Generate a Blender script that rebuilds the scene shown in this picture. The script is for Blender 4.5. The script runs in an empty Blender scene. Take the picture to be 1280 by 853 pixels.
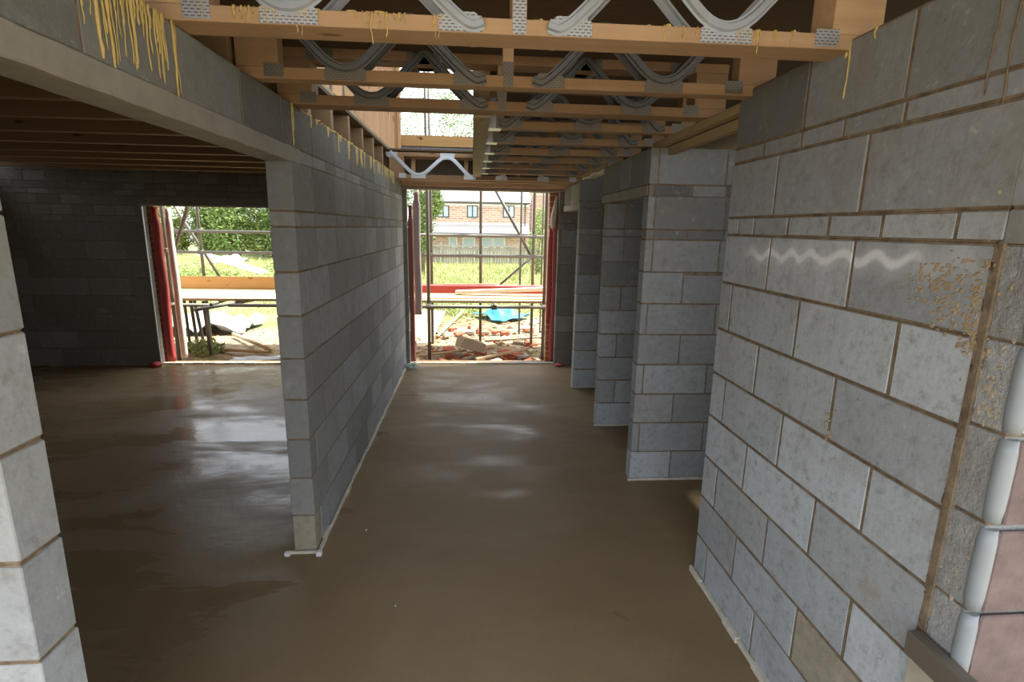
import bpy, bmesh, math, random
from mathutils import Vector, Matrix, noise
random.seed(7)
SC = bpy.context.scene
COL = SC.collection
PI = math.pi

# ------------------------------------------------------------------ helpers
def tag(o, label=None, cat=None, group=None, kind=None):
    if label: o['label'] = label
    if cat: o['category'] = cat
    if group: o['group'] = group
    if kind: o['kind'] = kind
    return o

def empty(name, loc=(0, 0, 0), label=None, cat=None, group=None, kind=None):
    o = bpy.data.objects.new(name, None); COL.objects.link(o)
    o.location = loc; o.empty_display_size = .1
    return tag(o, label, cat, group, kind)

class MB:
    """collects geometry in world coordinates for one mesh object"""
    def __init__(s): s.v = []; s.f = []; s.m = []; s.t = []; s.sm = []
    def face(s, idx, m=0, t=(.5, 0, 0), sm=False):
        s.f.append(idx); s.m.append(m); s.t.append(t); s.sm.append(sm)
    def box(s, a, b, m=0, t=(.5, 0, 0), M=None, jit=0):
        n = len(s.v)
        for z in (a[2], b[2]):
            for x, y in ((a[0], a[1]), (b[0], a[1]), (b[0], b[1]), (a[0], b[1])):
                p = Vector((x, y, z))
                if jit: p += Vector((random.uniform(-jit, jit) for _ in range(3)))
                s.v.append(M @ p if M else p)
        for q in ((0, 3, 2, 1), (4, 5, 6, 7), (0, 1, 5, 4), (1, 2, 6, 5), (2, 3, 7, 6), (3, 0, 4, 7)):
            s.face([n + i for i in q], m, t)
        return s
    def beam(s, p, q, w, h, m=0, up=(0, 0, 1)):
        p = Vector(p); q = Vector(q); d = (q - p); L = d.length; d.normalize()
        u = Vector(up); r = d.cross(u)
        if r.length < 1e-4: r = d.cross(Vector((0, 1, 0)))
        r.normalize(); u = r.cross(d)
        M = Matrix(((r.x, d.x, u.x, p.x), (r.y, d.y, u.y, p.y), (r.z, d.z, u.z, p.z), (0, 0, 0, 1)))
        return s.box((-w / 2, 0, -h / 2), (w / 2, L, h / 2), m, M=M)
    def tube(s, pts, r, n=10, m=0, cap=True, sm=True):
        pts = [Vector(p) for p in pts]; rr = r if isinstance(r, (list, tuple)) else [r] * len(pts)
        b = len(s.v); ref = None
        for i, p in enumerate(pts):
            d = (pts[min(i + 1, len(pts) - 1)] - pts[max(i - 1, 0)]).normalized()
            if ref is None: ref = Vector((0, 0, 1)) if abs(d.z) < .9 else Vector((1, 0, 0))
            u = d.cross(ref).normalized(); w = u.cross(d)
            for k in range(n):
                a = 2 * PI * k / n
                s.v.append(p + (u * math.cos(a) + w * math.sin(a)) * rr[i])
        for i in range(len(pts) - 1):
            for k in range(n):
                s.face([b + i * n + k, b + i * n + (k + 1) % n, b + (i + 1) * n + (k + 1) % n, b + (i + 1) * n + k], m, sm=sm)
        if cap:
            s.face([b + k for k in range(n)][::-1], m); s.face([b + (len(pts) - 1) * n + k for k in range(n)], m)
        return s
    def lump(s, c, r, m=0, amp=.25, seed=0, sub=2, M=None, sm=False):
        bm = bmesh.new(); bmesh.ops.create_icosphere(bm, subdivisions=sub, radius=1)
        n = len(s.v)
        for v in bm.verts:
            k = 1 + amp * noise.noise(v.co * 1.7 + Vector((seed * 3.1, seed * 1.7, seed)))*2
            p = Vector((v.co.x * r[0] * k, v.co.y * r[1] * k, v.co.z * r[2] * k))
            if M: p = M @ p
            s.v.append(p + Vector(c))
        for f in bm.faces: s.face([n + v.index for v in f.verts], m, sm=sm)
        bm.free(); return s
    def build(s, name, mats, parent=None, bevel=0, origin=None, smooth_mod=False, solid=0):
        if not isinstance(mats, (list, tuple)): mats = [mats]
        if parent is not None:
            off = parent.location if parent.parent is None else parent.parent.location + parent.location
            org = Vector(off)
        elif origin is not None: org = Vector(origin)
        else:
            xs = [v[0] for v in s.v]; ys = [v[1] for v in s.v]; zs = [v[2] for v in s.v]
            org = Vector(((min(xs) + max(xs)) / 2, (min(ys) + max(ys)) / 2, min(zs)))
        me = bpy.data.meshes.new(name)
        me.from_pydata([tuple(Vector(v) - org) for v in s.v], [], s.f)
        for m in mats: me.materials.append(m)
        at = me.attributes.new('tint', 'FLOAT_COLOR', 'CORNER')
        k = 0; data = []
        for i, p in enumerate(me.polygons):
            p.material_index = s.m[i]; p.use_smooth = s.sm[i]
            for _ in range(p.loop_total): data += [s.t[i][0], s.t[i][1], s.t[i][2], 1.0]
        at.data.foreach_set('color', data)
        me.update()
        o = bpy.data.objects.new(name, me); COL.objects.link(o)
        if parent is not None: o.parent = parent
        else: o.location = org
        if solid:
            sm_ = o.modifiers.new('solid', 'SOLIDIFY'); sm_.thickness = solid; sm_.offset = 0
        if bevel:
            b = o.modifiers.new('bevel', 'BEVEL'); b.width = bevel; b.segments = 1; b.limit_method = 'ANGLE'; b.angle_limit = math.radians(50)
        return o

# ------------------------------------------------------------------ materials
class NT:
    def __init__(s, name, rough=.8, metal=0., spec=.5):
        s.m = bpy.data.materials.new(name); s.m.use_nodes = True
        s.n = s.m.node_tree.nodes; s.l = s.m.node_tree.links
        s.b = s.n['Principled BSDF']; s.b.inputs['Roughness'].default_value = rough
        s.b.inputs['Metallic'].default_value = metal; s.b.inputs['Specular IOR Level'].default_value = spec
        s.tc = s.n.new('ShaderNodeTexCoord'); s.co = s.tc.outputs['Object']
    def map(s, scale=(1, 1, 1), rot=(0, 0, 0), loc=(0, 0, 0), src=None):
        n = s.n.new('ShaderNodeMapping'); n.inputs['Scale'].default_value = scale; n.inputs['Rotation'].default_value = rot; n.inputs['Location'].default_value = loc
        s.l.new(src or s.co, n.inputs['Vector']); return n.outputs[0]
    def noise(s, sc, det=4, ro=.6, src=None, dist=0):
        n = s.n.new('ShaderNodeTexNoise'); n.inputs['Scale'].default_value = sc; n.inputs['Detail'].default_value = det
        n.inputs['Roughness'].default_value = ro; n.inputs['Distortion'].default_value = dist
        s.l.new(src or s.co, n.inputs['Vector']); return n.outputs['Fac']
    def ramp(s, fac, stops):
        n = s.n.new('ShaderNodeValToRGB'); e = n.color_ramp.elements
        while len(e) < len(stops): e.new(.5)
        for i, (p, c) in enumerate(stops):
            e[i].position = p; e[i].color = (*c, 1) if isinstance(c, (tuple, list)) else (c, c, c, 1)
        s.l.new(fac, n.inputs[0]); return n.outputs[0]
    def mix(s, fac, a, b, mode='MIX'):
        n = s.n.new('ShaderNodeMix'); n.data_type = 'RGBA'; n.blend_type = mode
        for sock, v in ((n.inputs[0], fac), (n.inputs[6], a), (n.inputs[7], b)):
            if isinstance(v, (int, float)): sock.default_value = v if sock.type == 'VALUE' else (v, v, v, 1)
            elif isinstance(v, tuple): sock.default_value = (*v, 1)
            else: s.l.new(v, sock)
        return n.outputs[2]
    def math(s, op, a, b=None, c=None, clamp=False):
        n = s.n.new('ShaderNodeMath'); n.operation = op; n.use_clamp = clamp
        for i, v in enumerate((a, b, c)):
            if v is None: continue
            if isinstance(v, (int, float)): n.inputs[i].default_value = v
            else: s.l.new(v, n.inputs[i])
        return n.outputs[0]
    def attr(s):
        n = s.n.new('ShaderNodeAttribute'); n.attribute_name = 'tint'
        p = s.n.new('ShaderNodeSeparateColor'); s.l.new(n.outputs['Color'], p.inputs[0]); return p.outputs
    def xyz(s, src=None):
        p = s.n.new('ShaderNodeSeparateXYZ'); s.l.new(src or s.co, p.inputs[0]); return p.outputs
    def color(s, v):
        if isinstance(v, tuple): s.b.inputs['Base Color'].default_value = (*v, 1)
        else: s.l.new(v, s.b.inputs['Base Color'])
    def rough(s, v): s.l.new(v, s.b.inputs['Roughness'])
    def bump(s, h, strength=.3, dist=.01):
        n = s.n.new('ShaderNodeBump'); n.inputs['Strength'].default_value = strength; n.inputs['Distance'].default_value = dist
        s.l.new(h, n.inputs['Height']); s.l.new(n.outputs[0], s.b.inputs['Normal']); return n

def simple(name, c, rough=.7, metal=0, var=.15, sc=12, bump=.15, bd=.004, spec=.4):
    t = NT(name, rough, metal, spec); f = t.noise(sc)
    t.color(t.mix(f, tuple(x * (1 - var) for x in c), tuple(min(1, x * (1 + var)) for x in c)))
    if bump: t.bump(t.noise(sc * 4), bump, bd)
    return t.m

def block_mat(name, zig=False, rugged=False):
    t = NT(name, .85, 0, .25)
    R, G, B = t.attr()[0:3]
    big = t.noise(2.3, 5, .6); fine = t.noise(60, 4, .7)
    streak = t.noise(9, 3, .5, src=t.map((6, 6, .6)))
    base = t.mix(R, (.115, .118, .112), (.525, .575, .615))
    base = t.mix(t.ramp(big, [(.35, 0), (.75, .5)]), base, t.mix(.5, base, t.mix(.5, base, (.28, .28, .26))))
    base = t.mix(t.ramp(streak, [(.5, 0), (.8, .3)]), base, t.mix(.6, base, (.22, .21, .185)))
    base = t.mix(t.ramp(fine, [(.3, .25), (.55, 0)]), base, (.22, .22, .22))
    base = t.mix(G, base, t.mix(t.noise(20), (.26, .22, .15), (.46, .40, .29)))
    # small pits
    v = t.n.new('ShaderNodeTexVoronoi'); v.inputs['Scale'].default_value = 9; t.l.new(t.co, v.inputs['Vector'])
    pit = t.ramp(v.outputs['Distance'], [(.03, 1), (.07, 0)])
    base = t.mix(t.math('MULTIPLY', pit, .35), base, (.16, .15, .14))
    speck = t.noise(26, 5, .75); blot = t.noise(3.7, 6, .72, src=t.map((1, 1, 1), loc=(7, 3, 5)), dist=.4)
    base = t.mix(t.ramp(speck, [(.52, 0), (.68, .5)]), base, (.17, .165, .15))
    base = t.mix(t.ramp(speck, [(.30, .30), (.40, 0)]), base, (.66, .67, .67))
    base = t.mix(t.ramp(blot, [(.50, 0), (.64, .45)]), base, t.mix(.55, base, (.20, .17, .12)))
    base = t.mix(t.ramp(blot, [(.28, .40), (.42, 0)]), base, t.mix(.5, base, (.62, .64, .65)))
    # mortar dirt patches
    d = t.ramp(t.noise(5.5, 6, .7), [(.60, 0), (.68, .65)])
    base = t.mix(t.math('MULTIPLY', d, t.math('ADD', B, .12)), base, (.32, .25, .16))
    if zig:
        geo = t.n.new('ShaderNodeNewGeometry'); xs = t.xyz(geo.outputs['Position'])
        wob = t.noise(4, 2, .5, src=geo.outputs['Position'])
        yy = t.math('ADD', xs[1], t.math('MULTIPLY', t.math('SUBTRACT', wob, .5), .12))
        tri = t.math('MULTIPLY', t.math('SINE', t.math('MULTIPLY', yy, 46.0)), .0135)
        z0 = t.math('ADD', t.math('SUBTRACT', t.math('ADD', xs[2], t.math('MULTIPLY', t.math('SUBTRACT', xs[1], 1.7), .03)), 1.672), tri)
        dd = t.math('ABSOLUTE', z0)
        dd = t.math('ADD', dd, t.math('MULTIPLY', t.math('SUBTRACT', t.noise(70), .5), .012))
        mr = t.n.new('ShaderNodeMapRange'); mr.interpolation_type = 'SMOOTHSTEP'
        t.l.new(dd, mr.inputs[0]); mr.inputs[1].default_value = .028; mr.inputs[2].default_value = .004; mr.inputs[3].default_value = 0; mr.inputs[4].default_value = .85
        def gate(lo, hi, soft):
            a = t.n.new('ShaderNodeMapRange'); t.l.new(xs[1], a.inputs[0]); a.inputs[1].default_value = lo; a.inputs[2].default_value = lo + soft
            b = t.n.new('ShaderNodeMapRange'); t.l.new(xs[1], b.inputs[0]); b.inputs[1].default_value = hi; b.inputs[2].default_value = hi - soft
            return t.math('MULTIPLY', a.outputs[0], b.outputs[0])
        f = t.math('MULTIPLY', mr.outputs[0], gate(1.24, 2.22, .12))
        halo = t.n.new('ShaderNodeMapRange'); halo.interpolation_type = 'SMOOTHSTEP'
        t.l.new(dd, halo.inputs[0]); halo.inputs[1].default_value = .07; halo.inputs[2].default_value = .0; halo.inputs[3].default_value = 0; halo.inputs[4].default_value = .28
        f = t.math('MAXIMUM', f, t.math('MULTIPLY', halo.outputs[0], gate(1.10, 2.2, .08)))
        base = t.mix(f, base, (.80, .82, .84))
    t.color(base)
    comb = t.noise(40, 3, .6, src=t.map((1, 1, .25)))
    h = t.math('ADD', t.math('MULTIPLY', fine, .6), t.math('MULTIPLY', comb, .5))
    h = t.math('SUBTRACT', h, t.math('MULTIPLY', pit, .4))
    if rugged:
        h = t.math('ADD', t.math('MULTIPLY', t.noise(13, 5, .7), 3.0), h); t.bump(h, .75, .008)
    else:
        h = t.math('ADD', h, t.math('MULTIPLY', t.noise(9, 4, .6), .9)); t.bump(h, .6, .004)
    return t.m

def mortar_mat():
    t = NT('mortar', .95, 0, .15)
    t.color(t.ramp(t.noise(18, 5, .7), [(.3, (.13, .095, .062)), (.7, (.30, .235, .16))]))
    t.bump(t.noise(90, 5, .7), .7, .006); return t.m

def floor_mat():
    t = NT('wet_screed', .4, 0, .34)
    big = t.noise(.9, 5, .6, dist=.4); med = t.noise(5, 5, .65)
    c = t.ramp(big, [(.3, (.235, .165, .084)), (.7, (.318, .232, .130))])
    c = t.mix(t.ramp(med, [(.25, .3), (.75, 0)]), c, (.165, .118, .072))
    t.color(c)
    # glossy wet laitance patches, stretched across the left room and hall
    w = t.noise(1.6, 5, .62, src=t.map((.55, 1.5, 1), loc=(3.1, 1.2, 0)), dist=.6)
    geo = t.n.new('ShaderNodeNewGeometry'); xs = t.xyz(geo.outputs['Position'])
    lx = t.n.new('ShaderNodeMapRange'); t.l.new(xs[0], lx.inputs[0]); lx.inputs[1].default_value = -.2; lx.inputs[2].default_value = -1.3; lx.inputs[3].default_value = 0; lx.inputs[4].default_value = .18
    wet = t.math('ADD', t.math('SUBTRACT', w, .035), lx.outputs[0])
    r = t.ramp(wet, [(.44, .64), (.60, .42), (.72, .15)])
    r = t.math('ADD', r, t.math('MULTIPLY', t.math('SUBTRACT', med, .5), .22))
    t.rough(r)
    h = t.math('ADD', t.noise(3.2, 5, .55), t.math('MULTIPLY', t.noise(26, 3, .5), .10))
    t.bump(h, .35, .02); return t.m

def wood_mat(name, a, b, axis=0, dirt=.2):
    t = NT(name, .7, 0, .25)
    sc = [22, 22, 22]; sc[axis] = 1.2
    g = t.noise(1, 5, .6, src=t.map(tuple(sc)), dist=.5)
    c = t.mix(g, a, b)
    info = t.n.new('ShaderNodeObjectInfo')
    c = t.mix(t.math('MULTIPLY', info.outputs['Random'], .35), c, tuple(x * .62 for x in a))
    v = t.n.new('ShaderNodeTexVoronoi'); sc2 = [9, 9, 9]; sc2[axis] = 3.0; v.inputs['Scale'].default_value = 1
    t.l.new(t.map(tuple(sc2)), v.inputs['Vector'])
    c = t.mix(t.ramp(v.outputs['Distance'], [(.06, .8), (.14, 0)]), c, tuple(x * .3 for x in a))
    c = t.mix(t.ramp(t.noise(3, 4), [(.45, 0), (.7, dirt)]), c, (.16, .10, .055))
    t.color(c); t.bump(g, .2, .003); return t.m

def galv_mat(name='galvanised_steel', c=(.58, .64, .70), r=.38, slots=False):
    t = NT(name, r, .55, .5)
    f = t.noise(25, 3, .6)
    col = t.mix(f, tuple(x * .75 for x in c), c)
    if slots:
        b = t.n.new('ShaderNodeTexBrick'); b.inputs['Scale'].default_value = 1
        b.inputs['Brick Width'].default_value = .017; b.inputs['Row Height'].default_value = .0085; b.inputs['Mortar Size'].default_value = .0031
        b.inputs['Color1'].default_value = (0, 0, 0, 1); b.inputs['Color2'].default_value = (0, 0, 0, 1); b.inputs['Mortar'].default_value = (1, 1, 1, 1)
        t.l.new(t.map((1, 1, 1), rot=(PI / 2, 0, 0)), b.inputs['Vector'])
        col = t.mix(b.outputs['Color'], col, (.10, .09, .075), 'MIX') if False else t.mix(b.outputs['Color'], (.13, .11, .09), col)
    t.color(col); return t.m

M = {}
M['block'] = block_mat('concrete_block'); M['block_zig'] = block_mat('concrete_block_sprayed', True)
M['block_rough'] = block_mat('rough_concrete_block', rugged=True); M['mortar'] = mortar_mat(); M['floor'] = floor_mat()
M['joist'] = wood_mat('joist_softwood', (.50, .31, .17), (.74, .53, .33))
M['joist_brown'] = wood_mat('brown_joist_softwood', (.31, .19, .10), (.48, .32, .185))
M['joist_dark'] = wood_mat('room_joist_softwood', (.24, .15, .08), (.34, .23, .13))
M['wood_y'] = wood_mat('trimmer_softwood', (.34, .25, .13), (.46, .36, .21), axis=1)
M['wood_z'] = wood_mat('stud_softwood', (.55, .32, .16), (.74, .48, .27), axis=2, dirt=.1)
M['board'] = wood_mat('scaffold_timber', (.50, .38, .21), (.66, .53, .34), dirt=.15)
M['plank'] = wood_mat('pine_plank', (.52, .30, .11), (.68, .43, .19), dirt=.05)
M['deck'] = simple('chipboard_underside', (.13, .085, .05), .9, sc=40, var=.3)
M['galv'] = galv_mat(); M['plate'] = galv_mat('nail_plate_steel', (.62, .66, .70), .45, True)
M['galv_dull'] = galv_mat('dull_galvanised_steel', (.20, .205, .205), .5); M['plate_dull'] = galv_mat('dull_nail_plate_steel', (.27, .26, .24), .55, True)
M['tube'] = galv_mat('scaffold_tube_steel', (.17, .165, .15), .6)
M['lintel'] = simple('precast_concrete', (.30, .285, .25), .9, var=.3, sc=9, bump=.5, bd=.004)
M['glue'] = simple('yellow_deck_glue', (.62, .47, .17), .5, var=.3, sc=30, bump=0, spec=.4)
M['red_dpc'] = simple('red_cavity_closer', (.48, .075, .065), .45, var=.15)
M['dull_red'] = simple('dull_red_closer', (.24, .075, .06), .6, var=.2)
M['sheet_grey'] = simple('grey_membrane', (.35, .31, .30), .5, var=.2)
M['white_strip'] = simple('white_edging_foam', (.62, .58, .49), .7, var=.35, sc=20)
M['arris'] = simple('worn_block_arris', (.27, .30, .32), .45, var=.15, sc=9)
M['mortar_tan'] = simple('tan_mortar_splash', (.36, .28, .18), .95, var=.35, sc=25)
M['rag'] = simple('white_wrap', (.58, .54, .48), .8, var=.2)
M['pink'] = simple('pinkish_block', (.17, .125, .12), .8, var=.6, sc=14, bump=.8)
M['cream_block'] = simple('cream_block', (.42, .38, .29), .85, var=.3, sc=9)
M['dark_board'] = simple('dark_board', (.13, .11, .085), .6, var=.3, sc=6)
M['poly'] = simple('pale_green_polythene', (.42, .55, .50), .3, var=.2)
M['blue'] = simple('blue_tarpaulin', (.035, .25, .55), .5, var=.25, sc=6)
M['whitetarp'] = simple('pale_grey_sheet', (.36, .37, .40), .4, var=.2, sc=4)
M['ply'] = simple('plywood', (.55, .46, .30), .8, var=.15, sc=6)
M['rubble'] = simple('rubble', (.36, .25, .17), .95, var=.5, sc=4, bump=.5)
M['brickred'] = simple('broken_brick', (.42, .13, .07), .9, var=.35, sc=6)
M['stone'] = simple('concrete_lump', (.42, .37, .28), .9, var=.25, sc=6)
M['leaf'] = simple('leaf_green', (.13, .20, .05), .6, var=.55, sc=1.2, bump=0)
M['leaf2'] = simple('leaf_bright', (.24, .31, .09), .6, var=.5, sc=1.5, bump=0)
M['grass'] = simple('dry_grass', (.38, .37, .16), .8, var=.35, sc=.7, bump=0)
M['bark'] = simple('bark', (.16, .12, .08), .9, var=.3)
M['fence'] = wood_mat('grey_fence_timber', (.26, .24, .21), (.40, .37, .33), axis=2)
M['rooftile'] = simple('pale_roof_tiles', (.42, .38, .36), .7, var=.12, sc=3)
M['whitepaint'] = simple('white_upvc', (.75, .75, .74), .4, var=.03, bump=0)
M['darkframe'] = simple('dark_window_frame', (.05, .055, .065), .4, var=.1, bump=0)
M['glassy'] = simple('window_glass', (.35, .42, .48), .12, var=.1, sc=2, bump=0, spec=.9)
def brick_mat(name, bw, bh, c1, c2, mo, ms, rot=(PI / 2, 0, 0)):
    t = NT(name, .9, 0, .2); b = t.n.new('ShaderNodeTexBrick'); b.inputs['Scale'].default_value = 1
    b.inputs['Brick Width'].default_value = bw; b.inputs['Row Height'].default_value = bh; b.inputs['Mortar Size'].default_value = ms
    b.inputs['Color1'].default_value = (*c1, 1); b.inputs['Color2'].default_value = (*c2, 1); b.inputs['Mortar'].default_value = (*mo, 1)
    t.l.new(t.map((1, 1, 1), rot=rot), b.inputs['Vector']); t.color(b.outputs['Color']); t.bump(b.outputs['Fac'], -.3, .004); return t.m
M['brick'] = brick_mat('orange_facing_brick', .21, .072, (.50, .19, .08), (.38, .13, .06), (.45, .36, .26), .010)
M['brick_far'] = brick_mat('house_brick', .62, .20, (.36, .17, .12), (.52, .32, .24), (.52, .42, .36), .05)

def ground_mat():
    t = NT('site_ground', .95, 0, .15)
    f = t.noise(.9, 6, .65); g = t.noise(.35, 4, .6)
    soil = t.ramp(t.noise(6, 6, .7), [(.3, (.16, .12, .07)), (.5, (.34, .27, .17)), (.72, (.48, .38, .25))])
    green = t.ramp(f, [(.3, (.13, .17, .05)), (.7, (.36, .36, .15))])
    geo = t.n.new('ShaderNodeNewGeometry'); xs = t.xyz(geo.outputs['Position'])
    far = t.n.new('ShaderNodeMapRange'); t.l.new(xs[1], far.inputs[0]); far.inputs[1].default_value = 9; far.inputs[2].default_value = 13
    far.inputs[3].default_value = -.12; far.inputs[4].default_value = .28
    k = t.ramp(t.math('ADD', g, far.outputs[0]), [(.48, 0), (.56, 1)])
    t.color(t.mix(k, soil, green)); t.bump(t.noise(12, 6, .7), .8, .05); return t.m
M['ground'] = ground_mat()

# ------------------------------------------------------------------ camera
W, H, F = 1280, 853, 661.0
yaw, pitch, roll = [math.radians(a) for a in (4.35, 12.1, 1.0)]
Fw = Vector((math.sin(yaw) * math.cos(pitch), math.cos(yaw) * math.cos(pitch), -math.sin(pitch)))
R0 = Vector((math.cos(yaw), -math.sin(yaw), 0)); U0 = R0.cross(Fw)
Rt = R0 * math.cos(roll) + U0 * math.sin(roll); Up = -R0 * math.sin(roll) + U0 * math.cos(roll)
cd = bpy.data.cameras.new('camera'); cam = bpy.data.objects.new('camera', cd); COL.objects.link(cam)
cd.sensor_width = 36; cd.lens = F / W * 36; cd.clip_start = .02; cd.clip_end = 500
mw = Matrix.Identity(4)
for i in range(3): mw[i][0] = Rt[i]; mw[i][1] = Up[i]; mw[i][2] = -Fw[i]
mw[2][3] = 1.75
cam.matrix_world = mw; SC.camera = cam

# ------------------------------------------------------------------ world
wd = bpy.data.worlds.new('overcast_sky'); SC.world = wd; wd.use_nodes = True
wn = wd.node_tree.nodes; wl = wd.node_tree.links
bg = wn['Background']
tcw = wn.new('ShaderNodeTexCoord'); nz = wn.new('ShaderNodeTexNoise'); nz.inputs['Scale'].default_value = 3
rp = wn.new('ShaderNodeValToRGB'); rp.color_ramp.elements[0].color = (.76, .86, 1, 1); rp.color_ramp.elements[1].color = (.94, .97, 1, 1)
wl.new(tcw.outputs['Generated'], nz.inputs['Vector']); wl.new(nz.outputs['Fac'], rp.inputs[0]); wl.new(rp.outputs[0], bg.inputs[0])
bg.inputs[1].default_value = 1.0
SC.view_settings.view_transform = 'Standard'; SC.view_settings.look = 'None'
SC.view_settings.gamma = 1; SC.view_settings.use_curve_mapping = False
SC.view_settings.exposure = 1.75
SC.cycles.use_denoising = True
SC.cycles.max_bounces = 10; SC.cycles.diffuse_bounces = 7

# ------------------------------------------------------------------ block walls
ROWS = [0, .22, .437, .653, .87, 1.087, 1.303, 1.52, 1.735, 1.81, 2.042, 2.105, 2.30]
def block_wall(name, axis, a0, a1, t0, t1, rows=ROWS, joints=None, holes=(), mat='block', rng=1, bright=.6, rowb=None, phase=0., mod=.452, beige=None, kind='structure', parent=None, warm=0., gap=.0045):
    """axis: the way the wall runs; a along it, t across it, one box per block on a mortar core"""
    rnd = random.Random(rng)
    cuts = sorted(set(list(rows) + [z for h in holes for z in (h[2], h[3]) if rows[0] < z < rows[-1]]))
    mb = MB()
    def put(x0, x1, z0, z1, u0, u1, m, t, jit=0):
        if axis == 'y': mb.box((u0, x0, z0), (u1, x1, z1), m, t, jit=jit)
        else: mb.box((x0, u0, z0), (x1, u1, z1), m, t, jit=jit)
    for i in range(len(cuts) - 1):
        z0, z1 = cuts[i], cuts[i + 1]
        if z1 - z0 < .012: continue
        spans = [(a0, a1)]
        for h in holes:
            if z0 >= h[2] - 1e-4 and z1 <= h[3] + 1e-4:
                ns = []
                for s0, s1 in spans:
                    if h[1] <= s0 or h[0] >= s1: ns.append((s0, s1)); continue
                    if h[0] > s0: ns.append((s0, h[0]))
                    if h[1] < s1: ns.append((h[1], s1))
                spans = ns
        for s0, s1 in spans:
            put(s0 + .003, s1 - .003, z0, z1, t0 + .002, t1 - .002, 1, (.5, 0, 0))
            if joints and i < len(joints) and joints[i] is not None: js = list(joints[i])
            else:
                md = mod if z1 - z0 > .12 else mod * .52
                st = a0 + phase + (md / 2 if i % 2 else 0)
                js = []; x = st - md * 3
                while x < a1: js.append(x + rnd.uniform(-.012, .012)); x += md
            js = sorted([s0] + [j for j in js if s0 + .03 < j < s1 - .03] + [s1])
            for k in range(len(js) - 1):
                g0 = gap if js[k] > s0 else 0; g1 = gap if js[k + 1] < s1 else 0
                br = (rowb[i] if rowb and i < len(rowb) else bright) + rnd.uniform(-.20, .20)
                w = warm + max(0, rnd.gauss(0, .06))
                if beige and (i, k) in beige: w = .85
                e = rnd.uniform(-.001, .0015)
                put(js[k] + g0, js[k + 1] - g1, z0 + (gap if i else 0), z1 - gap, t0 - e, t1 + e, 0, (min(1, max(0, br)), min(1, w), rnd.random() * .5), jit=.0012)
    o = mb.build(name, [M[mat], M['mortar']], parent, bevel=.0022)
    if kind: o['kind'] = kind
    return o

# hall left wall
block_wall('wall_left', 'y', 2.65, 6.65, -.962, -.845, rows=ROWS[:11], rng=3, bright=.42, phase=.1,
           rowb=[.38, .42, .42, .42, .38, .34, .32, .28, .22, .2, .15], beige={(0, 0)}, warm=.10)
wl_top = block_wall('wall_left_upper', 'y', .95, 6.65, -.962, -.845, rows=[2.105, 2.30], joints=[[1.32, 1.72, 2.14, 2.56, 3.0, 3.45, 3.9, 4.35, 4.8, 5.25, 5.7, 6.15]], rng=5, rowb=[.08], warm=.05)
block_wall('wall_left_coursing', 'y', 2.78, 6.65, -.962, -.845, rows=[2.042, 2.105], rng=6, bright=.25, warm=.1)
# the pier (end of the cross wall) close to the camera on the left
block_wall('wall_front_left', 'x', -5.5, -.845, .945, 1.047, rows=[0, .262, .478, .69, .90, 1.115, 1.33, 1.545, 1.76, 1.82, 2.042], rng=9, bright=.78, joints=[[-1.3, -1.75, -2.2, -2.65], [-1.08, -1.52, -1.97, -2.42]] * 5,
           rowb=[.55, .62, .68, .66, .62, .6, .5, .45, .4, .4], warm=.04)
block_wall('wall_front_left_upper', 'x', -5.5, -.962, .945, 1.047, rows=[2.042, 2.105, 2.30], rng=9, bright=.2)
# hall right wall, joints read from the photograph
JR = [[2.27, 1.82, 1.36], [2.02, 1.57], [2.25, 1.81, 1.34], [2.02, 1.56], [2.26, 1.80, 1.35], [2.02, 1.55], [2.29, 1.79, 1.34], [2.02, 1.555],
      [2.29, 2.16, 1.92, 1.69, 1.46, 1.22], [2.03, 1.56, 1.11], [2.15, 1.90, 1.68, 1.44], [1.90, 1.45]]
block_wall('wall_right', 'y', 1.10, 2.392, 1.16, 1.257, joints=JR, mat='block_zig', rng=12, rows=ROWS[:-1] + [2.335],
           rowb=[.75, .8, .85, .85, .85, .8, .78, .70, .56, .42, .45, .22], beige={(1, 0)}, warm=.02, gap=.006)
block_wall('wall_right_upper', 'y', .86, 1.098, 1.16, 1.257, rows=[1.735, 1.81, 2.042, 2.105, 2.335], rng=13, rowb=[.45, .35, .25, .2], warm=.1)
# return of the cross wall at the right, its block ends in line with the hall wall
block_wall('wall_front_right', 'x', 1.163, 2.8, 1.006, 1.098, rows=[0, .24, .46, .675, .885, 1.11, 1.322, 1.525, 1.735], rng=14, bright=.5, warm=.22, phase=.2, mat='block_rough')
for i, (z0, z1) in enumerate(((.0, .245), (.245, .66))): pass
# partitions on the right of the hall, ends towards the hall
PR = [0, .215, .43, .64, .85, 1.06, 1.27, 1.48, 1.69, 1.755, 1.965, 2.035, 2.26]
for k, (y, nm) in enumerate(((3.42, 'wall_partition_near'), (4.48, 'wall_partition_middle'), (5.64, 'wall_partition_far'))):
    block_wall(nm, 'x', 1.118, 2.8, y, y + .10, rows=PR[:11] if k != 2 else PR, rng=20 + k, bright=.62, phase=.28 + .1 * k, rowb=[.68, .65, .6, .6, .5, .42, .34, .28, .25, .2, .15, .12], warm=.04)  # row tones darken upward: fading of light towards the ceiling put into block colour
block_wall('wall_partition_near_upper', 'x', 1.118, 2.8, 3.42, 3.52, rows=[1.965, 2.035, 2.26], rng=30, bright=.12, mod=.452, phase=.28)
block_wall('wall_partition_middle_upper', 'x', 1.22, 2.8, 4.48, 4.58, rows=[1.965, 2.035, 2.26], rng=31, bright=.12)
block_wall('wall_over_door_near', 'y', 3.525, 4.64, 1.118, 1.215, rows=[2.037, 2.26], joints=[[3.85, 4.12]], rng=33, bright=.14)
block_wall('wall_over_door_far', 'y', 5.745, 6.65, 1.118, 1.215, rows=[2.022, 2.23], rng=34, bright=.2)
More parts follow.
